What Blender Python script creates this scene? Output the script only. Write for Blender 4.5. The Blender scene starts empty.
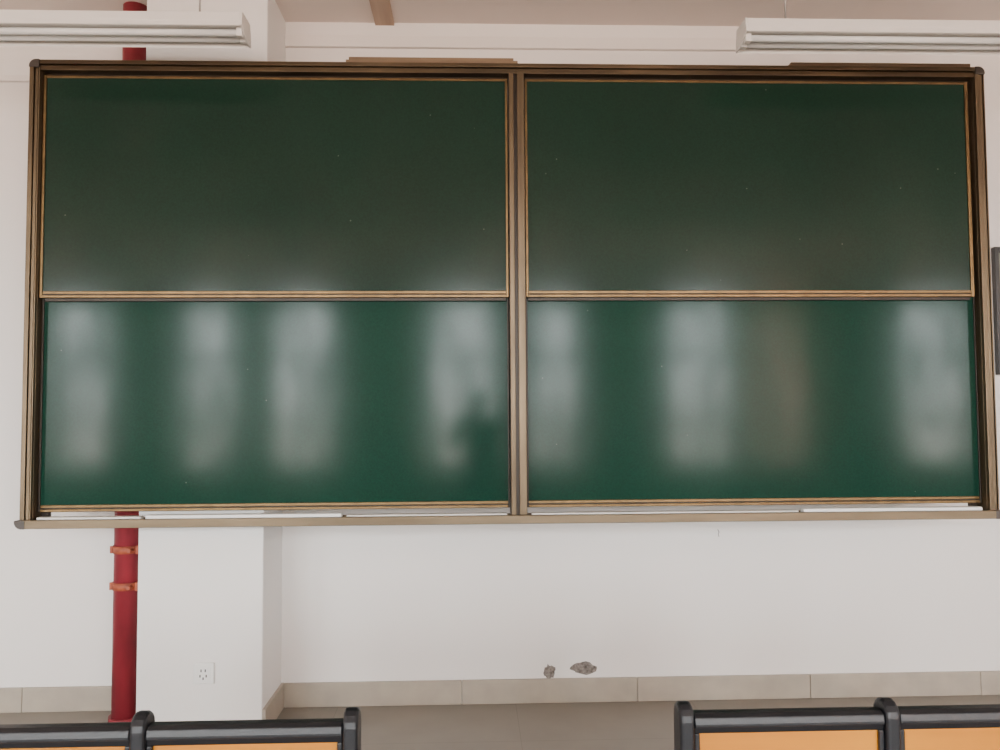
import bpy, bmesh, math, random
from mathutils import Vector, Euler
random.seed(4)
SC=bpy.context.scene
COL=bpy.context.collection

# ------------------------------------------------------------ materials
def mat(name, base, rough=.6, metal=0., var=.0, vscale=8., stretch=(1,1,1), bump=0., bscale=60., ior=1.5, coat=0., col2=None):
    m=bpy.data.materials.new(name); m.use_nodes=True
    nt=m.node_tree; N=nt.nodes; L=nt.links; b=N['Principled BSDF']
    b.inputs['Base Color'].default_value=(*base,1); b.inputs['Roughness'].default_value=rough
    b.inputs['Metallic'].default_value=metal; b.inputs['IOR'].default_value=ior
    b.inputs['Coat Weight'].default_value=coat
    tc=N.new('ShaderNodeTexCoord'); mp=N.new('ShaderNodeMapping'); mp.inputs['Scale'].default_value=stretch
    L.new(tc.outputs['Object'],mp.inputs['Vector'])
    if var>0 or col2:
        n=N.new('ShaderNodeTexNoise'); n.inputs['Scale'].default_value=vscale; n.inputs['Detail'].default_value=6
        L.new(mp.outputs['Vector'],n.inputs['Vector'])
        r=N.new('ShaderNodeValToRGB'); r.color_ramp.elements[0].position=.3; r.color_ramp.elements[1].position=.7
        c2=col2 if col2 else tuple(max(0,c*(1-var)) for c in base)
        r.color_ramp.elements[0].color=(*c2,1); r.color_ramp.elements[1].color=(*base,1)
        L.new(n.outputs['Fac'],r.inputs['Fac']); L.new(r.outputs['Color'],b.inputs['Base Color'])
    if bump>0:
        n2=N.new('ShaderNodeTexNoise'); n2.inputs['Scale'].default_value=bscale; n2.inputs['Detail'].default_value=3
        L.new(mp.outputs['Vector'],n2.inputs['Vector'])
        bp=N.new('ShaderNodeBump'); bp.inputs['Strength'].default_value=bump; bp.inputs['Distance'].default_value=.002
        L.new(n2.outputs['Fac'],bp.inputs['Height']); L.new(bp.outputs['Normal'],b.inputs['Normal'])
    return m

M_wall=mat('wall_paint',(.87,.825,.79),.6,var=.04,vscale=1.2,bump=.25,bscale=25)
M_pill=mat('pillar_paint',(.88,.86,.835),.55,var=.03,vscale=2,bump=.2,bscale=25)
M_ceil=mat('ceiling_paint',(.84,.75,.685),.8,var=.03,vscale=1.5)
M_trim=mat('trunking_plastic',(.84,.79,.745),.45)
M_base=mat('baseboard_tile',(.42,.365,.295),.35,var=.18,vscale=9,col2=(.35,.305,.25))
M_bronze_v=mat('champagne_aluminium_v',(.165,.118,.068),.36,.75,vscale=22,stretch=(1,1,.12),col2=(.085,.060,.036))
M_bronze_h=mat('champagne_aluminium_h',(.14,.098,.055),.36,.75,vscale=22,stretch=(.12,1,1),col2=(.065,.046,.028))
M_bronze_b=mat('champagne_aluminium_worn',(.20,.148,.09),.38,.7,vscale=16,stretch=(.12,1,1),col2=(.115,.084,.05))
M_gold=mat('gold_aluminium',(.20,.125,.052),.34,.8,vscale=20,col2=(.12,.076,.034))
M_dark=mat('dark_bronze',(.03,.022,.016),.4,.5)
M_rub=mat('corner_cap_plastic',(.065,.053,.045),.5)
M_blkf=mat('notice_frame_plastic',(.04,.04,.04),.45)
M_red=mat('red_pipe_paint',(.33,.028,.044),.5,vscale=9,stretch=(1,1,.4),col2=(.19,.02,.03),bump=.4,bscale=40)
M_rust=mat('rusty_clamp',(.50,.11,.045),.6,vscale=30,col2=(.22,.05,.03))
M_lampw=mat('lamp_enamel',(.82,.79,.75),.35)
M_lampr=mat('lamp_reflector',(.62,.60,.56),.35,.2)
M_tube=mat('tube_glass',(.82,.82,.80),.25)
M_blk=mat('black_plastic',(.009,.010,.013),.4,bump=.3,bscale=120)
M_orng=mat('orange_plywood',(.62,.235,.010),.4,vscale=14,stretch=(.15,1,1),col2=(.50,.175,.008))
M_wood=mat('raw_batten_wood',(.21,.14,.08),.7,vscale=20,stretch=(.1,1,1),col2=(.13,.085,.048))
M_wood2=mat('pale_batten_wood',(.58,.44,.33),.7,vscale=20,stretch=(1,.1,1),col2=(.42,.31,.23))
M_white=mat('white_plastic',(.88,.88,.86),.35)
M_hole=mat('socket_slot',(.03,.03,.03),.6)
M_plas=mat('broken_plaster',(.34,.30,.27),.95,vscale=70,col2=(.09,.075,.065),bump=1,bscale=90)
M_wire=mat('steel_rod',(.35,.33,.31),.4,.8)
M_nb=mat('notice_board_felt',(.17,.19,.16),.8)
M_frame=mat('window_frame_alu',(.55,.55,.55),.4,.3)
M_sill=mat('window_sill_stone',(.5,.48,.45),.4)
M_skin=mat('skin',(.52,.32,.23),.5,var=.1,vscale=20)
M_hair=mat('hair',(.012,.010,.009),.45,vscale=60,stretch=(1,1,.2),col2=(.03,.022,.018),bump=1,bscale=80)
M_cloth=mat('dark_jacket',(.035,.04,.06),.85,var=.3,vscale=30,bump=.4,bscale=120)
M_jean=mat('blue_jeans',(.04,.06,.11),.9,var=.3,vscale=30)
M_shoe=mat('shoe',(.03,.03,.03),.6)
M_lip=mat('lips',(.42,.16,.13),.45)
M_eye=mat('eye_white',(.8,.8,.78),.2)

def board_mat(name,ca,cb_,r0,r1,spec):
    m=bpy.data.materials.new(name); m.use_nodes=True
    nt=m.node_tree;N=nt.nodes;L=nt.links;b=N['Principled BSDF']
    tc=N.new('ShaderNodeTexCoord')
    big=N.new('ShaderNodeTexNoise'); big.inputs['Scale'].default_value=1.3; big.inputs['Detail'].default_value=5
    L.new(tc.outputs['Object'],big.inputs['Vector'])
    r=N.new('ShaderNodeValToRGB'); r.color_ramp.elements[0].position=.3;r.color_ramp.elements[1].position=.75
    r.color_ramp.elements[0].color=(*ca,1); r.color_ramp.elements[1].color=(*cb_,1)
    L.new(big.outputs['Fac'],r.inputs['Fac'])
    gn=N.new('ShaderNodeTexNoise'); gn.inputs['Scale'].default_value=130; gn.inputs['Detail'].default_value=2
    L.new(tc.outputs['Object'],gn.inputs['Vector'])
    gr=N.new('ShaderNodeMapRange'); gr.inputs['From Min'].default_value=.3; gr.inputs['From Max'].default_value=.7; gr.inputs['To Min'].default_value=.85; gr.inputs['To Max'].default_value=1.15
    L.new(gn.outputs['Fac'],gr.inputs['Value'])
    m1=N.new('ShaderNodeMixRGB'); m1.blend_type='MULTIPLY'; m1.inputs['Fac'].default_value=1
    L.new(r.outputs['Color'],m1.inputs['Color1']); L.new(gr.outputs['Result'],m1.inputs['Color2'])
    v=N.new('ShaderNodeTexVoronoi'); v.inputs['Scale'].default_value=9
    L.new(tc.outputs['Object'],v.inputs['Vector'])
    lt=N.new('ShaderNodeMath'); lt.operation='LESS_THAN'; lt.inputs[1].default_value=.026
    L.new(v.outputs['Distance'],lt.inputs[0])
    sc=N.new('ShaderNodeMath'); sc.operation='MULTIPLY'; sc.inputs[1].default_value=.22
    L.new(lt.outputs[0],sc.inputs[0])
    mx=N.new('ShaderNodeMixRGB'); mx.inputs['Color2'].default_value=(.4,.42,.38,1)
    L.new(sc.outputs[0],mx.inputs['Fac']); L.new(m1.outputs['Color'],mx.inputs['Color1'])
    L.new(mx.outputs['Color'],b.inputs['Base Color'])
    mp=N.new('ShaderNodeMapping'); mp.inputs['Scale'].default_value=(2.5,1,1.2); L.new(tc.outputs['Object'],mp.inputs['Vector'])
    rn=N.new('ShaderNodeTexNoise'); rn.inputs['Scale'].default_value=1.8; rn.inputs['Detail'].default_value=5; L.new(mp.outputs['Vector'],rn.inputs['Vector'])
    mr=N.new('ShaderNodeMapRange'); mr.inputs['From Min'].default_value=.3; mr.inputs['From Max'].default_value=.7
    mr.inputs['To Min'].default_value=r0; mr.inputs['To Max'].default_value=r1
    L.new(rn.outputs['Fac'],mr.inputs['Value']); L.new(mr.outputs['Result'],b.inputs['Roughness'])
    ms=N.new('ShaderNodeMapRange'); ms.inputs['From Min'].default_value=.3; ms.inputs['From Max'].default_value=.7
    ms.inputs['To Min'].default_value=spec*1.25; ms.inputs['To Max'].default_value=spec*.75
    L.new(rn.outputs['Fac'],ms.inputs['Value']); L.new(ms.outputs['Result'],b.inputs['Specular IOR Level'])
    bn=N.new('ShaderNodeTexNoise'); bn.inputs['Scale'].default_value=110; L.new(tc.outputs['Object'],bn.inputs['Vector'])
    bp=N.new('ShaderNodeBump'); bp.inputs['Strength'].default_value=.08; bp.inputs['Distance'].default_value=.0006
    L.new(bn.outputs['Fac'],bp.inputs['Height']); L.new(bp.outputs['Normal'],b.inputs['Normal'])
    b.inputs['IOR'].default_value=1.5
    return m
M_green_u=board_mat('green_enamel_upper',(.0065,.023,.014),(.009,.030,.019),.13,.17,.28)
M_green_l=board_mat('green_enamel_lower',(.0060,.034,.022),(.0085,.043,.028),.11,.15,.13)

def floor_mat():
    m=bpy.data.materials.new('floor_tile'); m.use_nodes=True
    nt=m.node_tree;N=nt.nodes;L=nt.links;b=N['Principled BSDF']
    tc=N.new('ShaderNodeTexCoord'); br=N.new('ShaderNodeTexBrick')
    br.offset=0; br.inputs['Scale'].default_value=1; br.inputs['Brick Width'].default_value=.8; br.inputs['Row Height'].default_value=.8
    br.inputs['Mortar Size'].default_value=.0015
    br.inputs['Color1'].default_value=(.26,.235,.20,1);br.inputs['Color2'].default_value=(.27,.245,.21,1);br.inputs['Mortar'].default_value=(.2,.18,.155,1)
    n=N.new('ShaderNodeTexNoise'); n.inputs['Scale'].default_value=6; n.inputs['Detail'].default_value=8
    L.new(tc.outputs['Object'],br.inputs['Vector']); L.new(tc.outputs['Object'],n.inputs['Vector'])
    mx=N.new('ShaderNodeMixRGB'); mx.blend_type='MULTIPLY'; mx.inputs['Fac'].default_value=.25
    L.new(br.outputs['Color'],mx.inputs['Color1']); L.new(n.outputs['Fac'],mx.inputs['Color2'])
    L.new(mx.outputs['Color'],b.inputs['Base Color']); b.inputs['Roughness'].default_value=.4
    return m
M_floor=floor_mat()

def curtain_mat():
    m=bpy.data.materials.new('pink_curtain_cloth'); m.use_nodes=True
    nt=m.node_tree;N=nt.nodes;L=nt.links
    out=N['Material Output']; N.remove(N['Principled BSDF'])
    d=N.new('ShaderNodeBsdfDiffuse'); t=N.new('ShaderNodeBsdfTranslucent'); mx=N.new('ShaderNodeMixShader')
    d.inputs['Color'].default_value=(.7,.50,.43,1); t.inputs['Color'].default_value=(.92,.68,.60,1); mx.inputs[0].default_value=.85
    L.new(d.outputs[0],mx.inputs[1]);L.new(t.outputs[0],mx.inputs[2]);L.new(mx.outputs[0],out.inputs[0])
    return m
M_curt=curtain_mat()

# ------------------------------------------------------------ helpers
def empty(name,loc=(0,0,0)):
    o=bpy.data.objects.new(name,None); o.empty_display_size=.1; COL.objects.link(o); o.location=loc; return o
def attach(o,parent):
    o.parent=parent; o.matrix_parent_inverse.identity(); o.matrix_parent_inverse.translation=-parent.location
def finish(name,bm,m,parent=None,bevel=0,smooth=False,segs=2):
    me=bpy.data.meshes.new(name); bmesh.ops.recalc_face_normals(bm,faces=bm.faces); bm.to_mesh(me); bm.free()
    o=bpy.data.objects.new(name,me); COL.objects.link(o); me.materials.append(m)
    if smooth:
        for p in me.polygons: p.use_smooth=True
    if bevel:
        md=o.modifiers.new('b','BEVEL'); md.width=bevel; md.segments=segs; md.limit_method='ANGLE'
    if parent: attach(o,parent)
    return o
def addbox(bm,x0,x1,y0,y1,z0,z1):
    v=[bm.verts.new((x,y,z)) for x in(x0,x1) for y in(y0,y1) for z in(z0,z1)]
    for f in((0,1,3,2),(4,6,7,5),(0,4,5,1),(2,3,7,6),(0,2,6,4),(1,5,7,3)): bm.faces.new([v[i] for i in f])
def box(name,x0,x1,y0,y1,z0,z1,m,parent=None,bevel=0):
    bm=bmesh.new(); addbox(bm,x0,x1,y0,y1,z0,z1); return finish(name,bm,m,parent,bevel)
def boxes(name,bl,m,parent=None,bevel=0):
    bm=bmesh.new()
    for b in bl: addbox(bm,*b)
    return finish(name,bm,m,parent,bevel)
def cyl(name,p0,p1,r,m,parent=None,seg=24,bevel=0):
    p0=Vector(p0);p1=Vector(p1);d=p1-p0
    bm=bmesh.new(); bmesh.ops.create_cone(bm,cap_ends=True,segments=seg,radius1=r,radius2=r,depth=d.length)
    q=d.to_track_quat('Z','Y'); 
    for v in bm.verts: v.co=q@v.co+(p0+p1)/2
    o=finish(name,bm,m,parent,bevel)
    for p in o.data.polygons: p.use_smooth=len(p.vertices)==4
    return o
def extr_x(name,prof,x0,x1,m,parent=None,bevel=0):
    bm=bmesh.new(); a=[bm.verts.new((x0,y,z)) for y,z in prof]; b=[bm.verts.new((x1,y,z)) for y,z in prof]
    bm.faces.new(a); bm.faces.new(b[::-1]); n=len(prof)
    for i in range(n): bm.faces.new((a[i],a[(i+1)%n],b[(i+1)%n],b[i]))
    return finish(name,bm,m,parent,bevel,segs=3)
def extr_y(name,prof,y0,y1,m,parent=None,bevel=0):
    bm=bmesh.new(); a=[bm.verts.new((x,y0,z)) for x,z in prof]; b=[bm.verts.new((x,y1,z)) for x,z in prof]
    bm.faces.new(a); bm.faces.new(b[::-1]); n=len(prof)
    for i in range(n): bm.faces.new((a[i],a[(i+1)%n],b[(i+1)%n],b[i]))
    return finish(name,bm,m,parent,bevel,segs=3)
def ball(name,c,r,m,parent,rot=(0,0,0)):
    bm=bmesh.new(); bmesh.ops.create_uvsphere(bm,u_segments=28,v_segments=18,radius=1)
    q=Euler(rot)
    for v in bm.verts:
        p=Vector((v.co.x*r[0],v.co.y*r[1],v.co.z*r[2])); p.rotate(q); v.co=p+Vector(c)
    return finish(name,bm,m,parent,smooth=True)
def skin(name,verts,edges,radii,m,parent,sub=2,root=0):
    me=bpy.data.meshes.new(name); me.from_pydata(verts,edges,[]); o=bpy.data.objects.new(name,me); COL.objects.link(o)
    me.materials.append(m)
    sk=o.modifiers.new('skin','SKIN'); sk.use_smooth_shade=True
    lay=me.skin_vertices[0].data
    for i,r in enumerate(radii):
        lay[i].radius=r if isinstance(r,tuple) else (r,r); lay[i].use_root=(i==root)
    ss=o.modifiers.new('s','SUBSURF'); ss.levels=sub; ss.render_levels=sub
    attach(o,parent); return o

# ------------------------------------------------------------ room
XL,XR,YB,YF,ZC=-7.0,7.0,-7.2,.43,3.16
box('floor',XL-.2,XR+.2,YB-.25,YF+.2,-.15,0,M_floor)
box('ceiling',XL-.2,XR+.2,YB-.25,YF+.2,ZC,ZC+.15,M_ceil)
box('wall_front',XL-.2,XR+.2,YF,YF+.2,0,ZC,M_wall)
box('wall_left',XL-.2,XL,YB,YF,0,ZC,M_wall)
box('wall_right',XR,XR+.2,YB,YF,0,ZC,M_wall)
PX0,PX1,PY=-1.571,-1.058,.10
box('wall_pillar',PX0,PX1,PY,YF,0,ZC,M_pill,bevel=.006)
wins=[(-6.75,-6.25),(-5.75,-5.0),(-3.99,-3.35),(-2.83,-2.06),(-.76,.10),(.55,1.21),(2.41,3.27),(3.50,4.28),(5.65,6.5)]
wz0,wz1=.62,2.80
bl=[];x=XL-.2
for a,b in wins:
    bl.append((x,a,YB-.25,YB,0,ZC)); bl.append((a,b,YB-.25,YB,0,wz0)); bl.append((a,b,YB-.25,YB,wz1,ZC)); x=b
bl.append((x,XR+.2,YB-.25,YB,0,ZC))
boxes('wall_back',bl,M_wall)
for i,(a,b) in enumerate(wins):
    w=empty('window_%d'%(i+1),((a+b)/2,YB-.1,wz0)); y0,y1=YB-.13,YB-.07; t=.035
    boxes('frame',[(a,a+t,y0,y1,wz0,wz1),(b-t,b,y0,y1,wz0,wz1),(a+t,b-t,y0,y1,wz0,wz0+t),(a+t,b-t,y0,y1,wz1-t,wz1),
                   (a+t,b-t,y0,y1,2.05,2.13),((a+b)/2-.025,(a+b)/2+.025,y0,y1,wz0+t,2.1),(a+t,b-t,y0,y1,1.18,1.23)],M_frame,w)
    box('sill',a,b,YB-.06,YB+.0,wz0-.0,wz0+.02,M_sill,w)
    ld=bpy.data.lights.new('sky_portal','AREA'); ld.shape='RECTANGLE'; ld.size=b-a; ld.size_y=wz1-wz0; ld.cycles.is_portal=True
    lo=bpy.data.objects.new('sky_portal',ld); COL.objects.link(lo); lo.location=((a+b)/2,YB-.24,(wz0+wz1)/2); lo.rotation_euler=(math.pi/2,0,0)
bm=bmesh.new(); n=60; pr=None
for i in range(n+1):
    x=3.44+(.88)*i/n; y=YB+.07+.03*math.sin(i*.9)
    a=bm.verts.new((x,y,wz0-.05)); b=bm.verts.new((x,y,wz1+.08))
    if pr: bm.faces.new((pr[0],a,b,pr[1]))
    pr=(a,b)
cu=empty('window_curtain',(3.9,YB+.07,wz1)); finish('cloth',bm,M_curt,cu,smooth=True)
cyl('rod',(3.36,YB+.07,wz1+.09),(4.4,YB+.07,wz1+.09),.012,M_wire,cu)

def baseb(name,x0,x1):
    t=[];x=x0
    while x<x1-.01:
        e=min(x+.8,x1); t.append((x+.0012,e-.0012,YF-.014,YF,0,.107)); x=e
    boxes(name,t,M_base,bevel=.002)
baseb('baseboard_front',PX1+.014,XR)
baseb('baseboard_front_left',XL,PX0)
box('baseboard_pillar_right',PX1,PX1+.014,PY,YF,0,.107,M_base)
box('baseboard_left',XL,XL+.014,YB,YF-.014,0,.107,M_base)
box('baseboard_right',XR-.014,XR,YB,YF-.014,0,.107,M_base)
box('trim_1',PX1,4.6,YF-.022,YF,3.035,3.090,M_trim,bevel=.003)
box('trim_2',XL+.1,PX0,YF-.022,YF,2.86,2.885,M_trim,bevel=.003)

# ------------------------------------------------------------ chalkboard
Z0,Z1=.87,2.78
cb=empty('sliding_chalkboard',(0,.05,Z0))
D=.10
FI=1.956
def stile(name,x0,x1):
    w=x1-x0
    boxes(name,[(x0,x1,.018,D,Z0+.03,Z1-.03),
                (x0+.001,x0+w*.44,.0,.02,Z0+.03,Z1-.03),(x0+w*.50,x0+w*.80,.005,.02,Z0+.03,Z1-.03),(x0+w*.86,x1-.001,.002,.02,Z0+.03,Z1-.03)],M_bronze_v,cb,.002)
stile('frame_stile_left',-2,-FI); stile('frame_stile_right',FI,2)
boxes('frame_rail_top',[(-1.96,1.96,.018,D,Z1-.042,Z1),(-1.96,1.96,0,.02,Z1-.018,Z1-.001),(-1.96,1.96,.006,.02,Z1-.042,Z1-.022)],M_bronze_h,cb,.002)
boxes('frame_rail_bottom',[(-1.97,1.97,-.03,D-.02,Z0,Z0+.012),(-1.97,1.97,-.034,-.012,Z0,Z0+.034),(-1.97,1.97,D-.03,D-.02,Z0,Z0+.03)],M_bronze_b,cb,.002)
def cap(name,cx,cz,sx,sz):
    r=.028;pts=[]
    for i in range(9):
        t=math.pi/2*i/8; pts.append((cx+sx*(-r+r*math.cos(t)),cz+sz*(-r+r*math.sin(t))))
    pts.append((cx-sx*.042,cz)); pts.append((cx-sx*.042,cz-sz*.034)); pts.append((cx,cz-sz*.034))
    extr_y(name,pts,-.003 if sz>0 else -.036,D,M_rub,cb,.003)
cap('corner_cap_tl',-2.001,Z1+.001,-1,1);cap('corner_cap_tr',2.001,Z1+.001,1,1);cap('corner_cap_bl',-2.001,Z0-.001,-1,-1);cap('corner_cap_br',2.001,Z0-.001,1,-1)
box('track_top',-FI,FI,.05,D,Z1-.062,Z1-.042,M_dark,cb)
box('track_left',-FI,-1.925,.078,D,Z0+.03,Z1-.04,M_dark,cb); box('track_right',1.925,FI,.078,D,Z0+.03,Z1-.04,M_dark,cb)
boxes('centre_post',[(-.034,.034,.02,D,Z0+.03,Z1-.042)],M_dark,cb)
boxes('centre_post_ribs',[(-.032,-.012,.004,.022,Z0+.03,Z1-.042),(.002,.032,.004,.022,Z0+.03,Z1-.042)],M_bronze_v,cb,.002)
def panel(tag,x0,x1,z0,z1,y,rb,rt,sl,sr,ms,mg):
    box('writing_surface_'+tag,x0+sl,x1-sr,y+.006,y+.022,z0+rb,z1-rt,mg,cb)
    boxes('panel_stiles_'+tag,[(x0,x0+sl,y,y+.026,z0,z1),(x1-sr,x1,y,y+.026,z0,z1)],ms,cb,.0015)
    boxes('panel_rails_'+tag,[(x0+sl,x1-sr,y,y+.026,z0,z0+rb*.42),(x0+sl,x1-sr,y+.003,y+.026,z0+rb*.55,z0+rb),(x0+sl,x1-sr,y,y+.026,z1-rt,z1)],M_gold,cb,.002)
    box('panel_rail_seam_'+tag,x0+sl,x1-sr,y+.006,y+.024,z0+rb*.40,z0+rb*.57,M_dark,cb)
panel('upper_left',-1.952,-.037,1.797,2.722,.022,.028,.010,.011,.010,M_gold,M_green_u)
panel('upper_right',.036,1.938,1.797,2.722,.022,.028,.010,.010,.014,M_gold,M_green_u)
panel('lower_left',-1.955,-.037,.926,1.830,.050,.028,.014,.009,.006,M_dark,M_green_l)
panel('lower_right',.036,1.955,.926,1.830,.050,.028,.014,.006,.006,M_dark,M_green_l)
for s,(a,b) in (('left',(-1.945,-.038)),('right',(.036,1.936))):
    box('mid_shadow_strip_'+s,a+.01,b-.01,.036,.050,1.785,1.797,M_dark,cb)  # added dark strip standing in for the shadow line under the upper panels
boxes('chalk_ledge',[(-1.93,-.04,.03,.075,Z0+.013,Z0+.020),(.04,1.93,.03,.075,Z0+.013,Z0+.020)],M_bronze_h,cb)
boxes('gap_lit_wall_strip',[(-1.50,-.72,-.008,.03,Z0+.014,Z0+.046),(1.17,1.92,-.008,.03,Z0+.014,Z0+.046)],M_white,cb,.003)  # added white strips standing in for the lit wall seen through the gap
boxes('gap_grey_strip',[(-1.93,-1.52,-.004,.03,Z0+.014,Z0+.042),(-.70,-.05,-.004,.03,Z0+.014,Z0+.040),(.05,1.15,-.004,.03,Z0+.014,Z0+.040)],M_lampr,cb,.003)  # grey strips added to fill the rest of the gap
boxes('wall_brackets',[(-1.4,-1.34,D-.001,PY+.0005,1.0,1.1),(.5,.54,D,YF,Z1-.2,Z1-.14),(1.5,1.54,D,YF,Z1-.2,Z1-.14),(.5,.54,D,YF,Z0+.12,Z0+.18),(1.5,1.54,D,YF,Z0+.12,Z0+.18),(-.7,-.66,D,YF,Z1-.2,Z1-.14)],M_dark,cb)
w1=empty('wooden_batten',(-.35,.04,Z1)); boxes('plank',[(-.711,.007,.01,.055,Z1+.001,Z1+.014),(-.70,-.01,.02,.07,Z1+.016,Z1+.030)],M_wood,w1,.002)
w2=empty('wooden_batten.001',(1.5,.04,Z1)); boxes('plank',[(1.169,1.947,.01,.055,Z1+.001,Z1+.018)],M_wood,w2,.002)

# ------------------------------------------------------------ lamps
def lamp(name,x0,x1,y,z):
    e=empty(name,((x0+x1)/2,y,ZC))
    pr=[(y-.060,z+.012),(y-.052,z+.050),(y+.052,z+.050),(y+.060,z+.012),(y+.050,z+.0),(y-.050,z+.0)]
    extr_x('housing',pr,x0,x1,M_lampw,e,.004)
    for xa,xb in ((x0-.006,x0),(x1,x1+.006)):
        extr_x('end_cap',[(y-.061,z+.012),(y-.052,z+.051),(y+.052,z+.051),(y+.062,z+.012),(y+.066,z-.036),(y+.02,z-.034),(y-.062,z-.004)],xa,xb,M_lampw,e,.002)
    extr_x('reflector_front',[(y-.060,z+.012),(y-.064,z-.006),(y-.060,z-.008),(y-.054,z+.010)],x0,x1,M_lampw,e)
    extr_x('reflector_back',[(y+.060,z+.010),(y+.066,z-.034),(y+.062,z-.036),(y+.054,z+.008)],x0,x1,M_lampr,e)
    for dy in (-.024,.026):
        cyl('tube',(x0+.02,y+dy,z-.018),(x1-.02,y+dy,z-.018),.0125,M_tube,e)
        boxes('tube_holders',[(x0+.0,x0+.022,y+dy-.014,y+dy+.014,z-.034,z),(x1-.022,x1,y+dy-.014,y+dy+.014,z-.034,z)],M_lampw,e,.002)
    for xx in (x0+.17,x1-.17):
        cyl('hanger_rod',(xx,y,z+.05),(xx,y,ZC-.02),.0035,M_wire,e,12)
        cyl('ceiling_rose',(xx,y,ZC-.025),(xx,y,ZC),.025,M_lampw,e)
    return e
lamp('fluorescent_lamp',-2.29,-1.045,-.28,2.768)
lamp('fluorescent_lamp.001',.862,2.11,-.28,2.765)
lamp('fluorescent_lamp.002',-2.53,-1.155,-2.95,2.88)
lamp('fluorescent_lamp.003',.93,2.33,-2.95,2.88)

e=empty('ceiling_batten',(-.595,0,ZC)); box('strip',-.64,-.55,-.5,YF,ZC-.014,ZC,M_wood2,e,.003)

# ------------------------------------------------------------ red pipe
e=empty('red_standpipe',(-1.70,.30,0)); px,py,pr=-1.702,.31,.054
cyl('pipe',(px,py,0),(px,py,ZC),pr,M_red,e,40)
cyl('floor_collar',(px,py,0),(px,py,.02),pr+.012,M_red,e,40)
for z in (.735,.578):
    cyl('clamp_band',(px,py,z-.016),(px,py,z+.016),pr+.005,M_rust,e,40)
    boxes('clamp_ear',[(px+pr-.002,px+pr+.016,py-.045,py-.035,z-.018,z+.018),(px-pr-.010,px-pr+.002,py-.03,py-.02,z-.016,z+.016),
        (px-.018,px+.018,py+pr-.004,YF,z-.012,z+.012)],M_rust,e,.002)
    cyl('clamp_bolt',(px+.035,py-.075,z),(px+.035,py-.04,z),.008,M_rust,e,10)

# ------------------------------------------------------------ socket
e=empty('wall_socket',(-1.295,PY,.259)); sx,sz=-1.295,.259
box('plate',sx-.043,sx+.043,PY-.011,PY,sz-.043,sz+.043,M_white,e,.004)
box('insert',sx-.030,sx+.030,PY-.0125,PY-.008,sz-.030,sz+.030,M_white,e,.001)
bl=[(sx-.011,sx-.006,PY-.0132,PY-.01,sz+.007,sz+.018),(sx+.006,sx+.011,PY-.0132,PY-.01,sz+.007,sz+.018),(sx-.0025,sx+.0025,PY-.0132,PY-.01,sz-.024,sz-.014),
    (sx-.015,sx-.010,PY-.0132,PY-.01,sz-.014,sz-.004),(sx+.010,sx+.015,PY-.0132,PY-.01,sz-.014,sz-.004)]
boxes('slots',bl,M_hole,e)

# ------------------------------------------------------------ wall damage
def chip(name,x,z,w,h,seed):
    random.seed(seed); e=empty(name,(x,YF,z)); bm=bmesh.new(); n=22; rings=[]
    for k,(s,dy) in enumerate(((1,0.0),(.86,-.004),(.55,-.0025),(.2,-.005))):
        rings.append([bm.verts.new((x+w/2*s*math.cos(2*math.pi*i/n)*random.uniform(.72,1.15),YF-.0005+dy*random.uniform(.2,1.2),z+h/2*s*math.sin(2*math.pi*i/n)*random.uniform(.6,1.2))) for i in range(n)])
    for a,b in zip(rings,rings[1:]):
        for i in range(n): bm.faces.new((a[i],a[(i+1)%n],b[(i+1)%n],b[i]))
    bm.faces.new(rings[-1]); finish('broken_plaster',bm,M_plas,e)
chip('wall_chip',.315,.150,.125,.055,3); chip('wall_chip.001',.157,.137,.055,.065,8)
e=empty('wall_crack',(.948,YF,.755)); bm=bmesh.new()
pts=[(.944,.772),(.950,.760),(.946,.750),(.949,.738)]
for (a,b),(c,d) in zip(pts,pts[1:]):
    v=[bm.verts.new(q) for q in((a-.002,YF-.001,b),(a+.002,YF-.001,b),(c+.002,YF-.001,d),(c-.002,YF-.001,d))]; bm.faces.new(v)
finish('hairline',bm,M_plas,e)

# ------------------------------------------------------------ notice board at right
e=empty('notice_board',(2.6,YF,1.78)); x0,x1,z0,z1=2.285,3.15,1.483,2.09
boxes('frame',[(x0,x0+.020,YF-.03,YF,z0,z1),(x1-.020,x1,YF-.03,YF,z0,z1),(x0+.020,x1-.020,YF-.03,YF,z0,z0+.028),(x0+.020,x1-.020,YF-.03,YF,z1-.028,z1)],M_blkf,e,.003)
box('felt',x0+.015,x1-.015,YF-.016,YF,z0+.02,z1-.02,M_nb,e)

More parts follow.
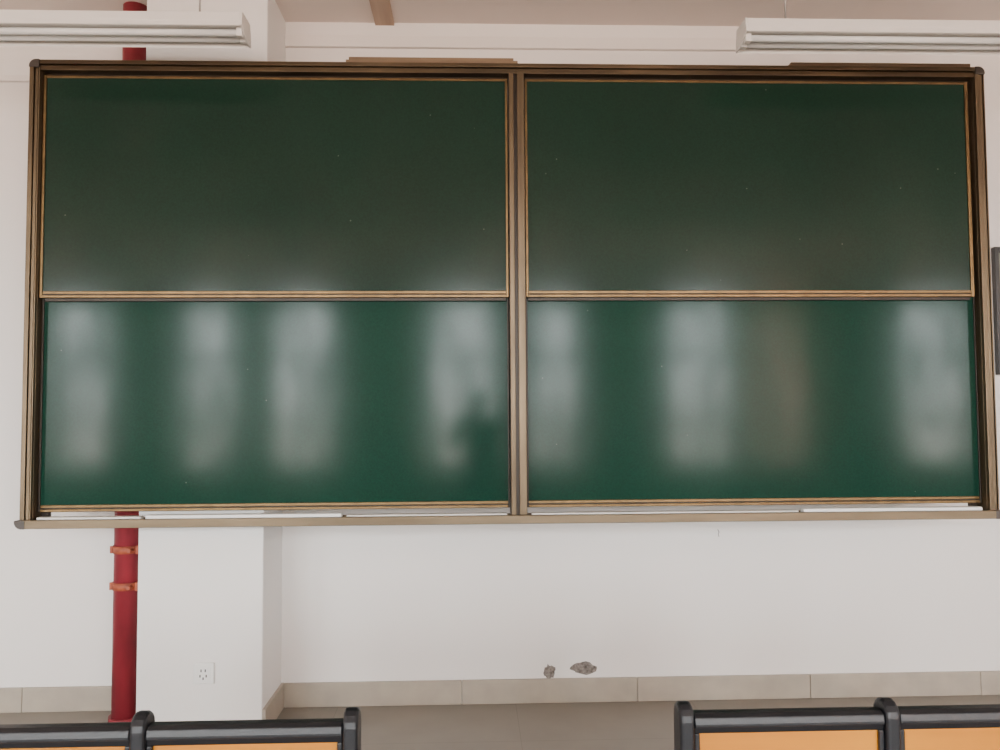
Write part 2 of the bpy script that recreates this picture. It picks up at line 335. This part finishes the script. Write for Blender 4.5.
# ------------------------------------------------------------ fixed seats
def seat_row(name,xs,top,drop,Y=-1.43):
    e=empty(name,((xs[0]+xs[-1])/2,Y,0))
    for i,x in enumerate(xs):
        prof=[]
        for k in range(9):
            t=math.pi*k/8; prof.append((Y+.035*math.cos(t),top-.035+.035*math.sin(t)))
        prof+= [(Y-.035,top-.12),(Y-.01,.38),(Y+.02,.28),(Y+.02,.05),(Y-.10,.0),(Y+.22,.0),(Y+.09,.05),(Y+.09,.28),(Y+.22,.31),(Y+.24,.34),(Y+.22,.37),(Y+.09,.38),(Y+.035,top-.12)]
        extr_x('side_post_%d'%(i+1),prof,x-.017,x+.017,M_blk,e,.009)
    for i,(a,b) in enumerate(zip(xs,xs[1:])):
        a+=.018;b-=.018; zt=top-drop
        extr_x('back_top_rail_%d'%(i+1),[(Y-.030,zt-.020),(Y-.026,zt-.006),(Y-.014,zt),(Y+.010,zt),(Y+.018,zt-.008),(Y+.018,zt-.028),(Y-.030,zt-.028)],a,b,M_blk,e,.003)
        extr_x('back_lower_lip_%d'%(i+1),[(Y-.024,zt-.028),(Y-.020,zt-.043),(Y+.012,zt-.043),(Y+.012,zt-.028)],a,b,M_blk,e,.002)
        boxes('back_side_rims_%d'%(i+1),[(a,a+.012,Y-.024,Y+.012,.34,zt-.042),(b-.012,b,Y-.024,Y+.012,.34,zt-.042),(a,b,Y-.02,Y+.012,.32,.345)],M_blk,e,.003)
        box('back_panel_%d'%(i+1),a+.010,b-.010,Y-.014,Y+.006,.343,zt-.041,M_orng,e,.002)
        box('seat_panel_%d'%(i+1),a+.02,b-.02,Y+.10,Y+.125,.38,top-.10,M_orng,e,.01)
        boxes('seat_rim_%d'%(i+1),[(a+.012,b-.012,Y+.098,Y+.128,.355,.385),(a+.008,a+.024,Y+.098,Y+.128,.38,top-.12),(b-.024,b-.008,Y+.098,Y+.128,.38,top-.12)],M_blk,e,.004)
        cyl('seat_hinge_%d'%(i+1),(a,Y+.085,.36),(b,Y+.085,.36),.014,M_blk,e)
    return e
seat_row('auditorium_seat_row',[-1.391,-.926,-.461],.655,.026)
seat_row('auditorium_seat_row.001',[.292,.762,1.227],.655,.022)

# ------------------------------------------------------------ standing photographer (seen reflected in the board)
PXc,PYc=-.155,-3.80
ph=empty('person_photographer',(PXc,PYc,0))
def P(x,y,z): return (PXc+x,PYc+y,z)
V=[P(0,0,.80),P(0,-.01,.96),P(0,-.01,1.11),P(0,0,1.22),P(0,.03,1.30),
   P(.09,.0,1.235),P(.175,.02,1.20),P(.235,.14,1.03),P(.19,.29,1.12),P(.125,.40,1.22),
   P(-.09,.0,1.235),P(-.175,.02,1.20),P(-.235,.14,1.03),P(-.19,.29,1.12),P(-.125,.40,1.22)]
E=[(0,1),(1,2),(2,3),(3,4),(3,5),(5,6),(6,7),(7,8),(8,9),(3,10),(10,11),(11,12),(12,13),(13,14)]
Rr=[(.155,.12),(.14,.105),(.16,.115),(.12,.085),(.058,.058),.078,.064,.048,.040,.032,.078,.064,.048,.040,.032]
skin('jacket',V,E,Rr,M_cloth,ph)
V=[P(0,0,.80),P(.08,.0,.74),P(.10,.02,.58),P(.105,.03,.42),P(.105,.0,.25),P(.105,-.02,.09),
   P(-.08,.0,.74),P(-.10,.02,.58),P(-.105,.03,.42),P(-.105,.0,.25),P(-.105,-.02,.09)]
E=[(0,1),(1,2),(2,3),(3,4),(4,5),(0,6),(6,7),(7,8),(8,9),(9,10)]
skin('jeans',V,E,[(.13,.11),.085,.076,.060,.054,.046,.085,.076,.060,.054,.046],M_jean,ph)
for s in (1,-1):
    skin('shoe',[P(s*.105,-.04,.045),P(s*.11,.06,.045),P(s*.12,.16,.036)],[(0,1),(1,2)],[.042,.044,.034],M_shoe,ph)
skin('neck',[P(0,.025,1.27),P(0,.045,1.32),P(0,.06,1.37)],[(0,1),(1,2)],[.050,.046,.048],M_skin,ph)
bm=bmesh.new(); bmesh.ops.create_uvsphere(bm,u_segments=48,v_segments=36,radius=1)
HZ=1.425
def g(x,y,cx,cy,s): return math.exp(-((x-cx)**2+(y-cy)**2)/(s*s))
for v in bm.verts:
    x,y,z=v.co
    X=x*.072;Yy=y*.092;Z=z*.110
    if z<0: k=1-.30*(-z)**1.5; X*=k; Yy=Yy*(1-.22*(-z)) + .010*(-z)
    if y>0:
        Yy+=.024*g(x,z,0,-.20,.15)+.010*g(x,z,0,-.02,.12)+.007*g(x,z,0,-.52,.2)+.010*g(x,z,0,-.88,.25)
        Yy-=.010*(g(x,z,.42,.02,.17)+g(x,z,-.42,.02,.17)); Yy+=.005*(g(x,z,.4,.24,.2)+g(x,z,-.4,.24,.2))
    v.co=Vector(P(X,.07+Yy,HZ+Z))
finish('head',bm,M_skin,ph,smooth=True)
for s in (1,-1):
    ball('ear',P(s*.075,.065,HZ-.01),(.010,.020,.032),M_skin,ph,(0,0,s*-.3))
    ball('eye',P(s*.030,.141,HZ+.003),(.013,.010,.009),M_eye,ph); ball('iris',P(s*.030,.1495,HZ+.002),(.006,.003,.006),M_hair,ph)
    ball('eyebrow',P(s*.031,.155,HZ+.025),(.018,.005,.004),M_hair,ph)
ball('lips',P(0,.160,HZ-.060),(.022,.007,.007),M_lip,ph)
bm=bmesh.new(); bmesh.ops.create_uvsphere(bm,u_segments=40,v_segments=28,radius=1)
random.seed(2)
kill=[v for v in bm.verts if v.co.z<-.35 or (v.co.y>.35 and v.co.z<.48) or (v.co.z<-.0 and v.co.y>.12)]
bmesh.ops.delete(bm,geom=kill,context='VERTS')
for v in bm.verts: v.co=Vector(P(v.co.x*.081*random.uniform(.985,1.02),.062+v.co.y*.100,HZ+.01+v.co.z*.114*random.uniform(.985,1.015)))
hr=finish('hair',bm,M_hair,ph,smooth=True); sm=hr.modifiers.new('t','SOLIDIFY'); sm.thickness=.008
cx,cz=-.1834-PXc,1.3136
box('phone',PXc+cx-.115,PXc+cx+.03,-3.297,-3.289,cz-.052,cz+.020,M_blkf,ph,.004)
for s,hx in ((1,cx+.03),(-1,cx-.115)):
    wr=P(s*.125,.40,1.22); pal=P(hx+s*.032,.455,cz-.045); kn=P(hx+s*.026,.485,cz-.020)
    skin('palm',[wr,pal,kn],[(0,1),(1,2)],[(.027,.02),(.036,.018),(.034,.014)],M_skin,ph)
    for j,(dz,l) in enumerate(((.022,.95),(.004,1.05),(-.014,1.0),(-.032,.8))):
        b0=P(hx+s*.030,.485,cz-.016+dz); b1=P(hx+s*.022,.485+.026*l,cz-.012+dz); b2=P(hx-s*.002,.485+.034*l,cz-.012+dz); b3=P(hx-s*.016*l,.485+.030*l,cz-.013+dz)
        skin('finger_%d'%(j+1),[b0,b1,b2,b3],[(0,1),(1,2),(2,3)],[.0095,.0088,.008,.0068],M_skin,ph)
    skin('thumb',[P(hx+s*.030,.452,cz-.052),P(hx+s*.012,.462,cz-.048),P(hx-s*.010,.486,cz-.040),P(hx-s*.024,.492,cz-.034)],[(0,1),(1,2),(2,3)],[.012,.0105,.0095,.008],M_skin,ph)

# ------------------------------------------------------------ world
w=bpy.data.worlds.new('World'); SC.world=w; w.use_nodes=True; N=w.node_tree.nodes; L=w.node_tree.links
bg=N['Background']; tc=N.new('ShaderNodeTexCoord'); sp=N.new('ShaderNodeSeparateXYZ'); r=N.new('ShaderNodeValToRGB')
L.new(tc.outputs['Generated'],sp.inputs[0]); mr=N.new('ShaderNodeMapRange'); mr.inputs['From Min'].default_value=-1
L.new(sp.outputs['Z'],mr.inputs['Value']); L.new(mr.outputs['Result'],r.inputs['Fac'])
cr=r.color_ramp; cr.elements[0].position=.44; cr.elements[0].color=(.56,.42,.34,1); cr.elements[1].position=.53; cr.elements[1].color=(.95,.99,1,1)
L.new(r.outputs['Color'],bg.inputs['Color']); bg.inputs['Strength'].default_value=37

# ------------------------------------------------------------ camera
c=bpy.data.cameras.new('camera'); c.sensor_width=36; c.lens=28.8; c.clip_start=.02
o=bpy.data.objects.new('camera',c); COL.objects.link(o); o.location=(-.1834,-3.2766,.4436+.87)
o.rotation_euler=(math.pi/2+.0485,.0062,-.0325); SC.camera=o
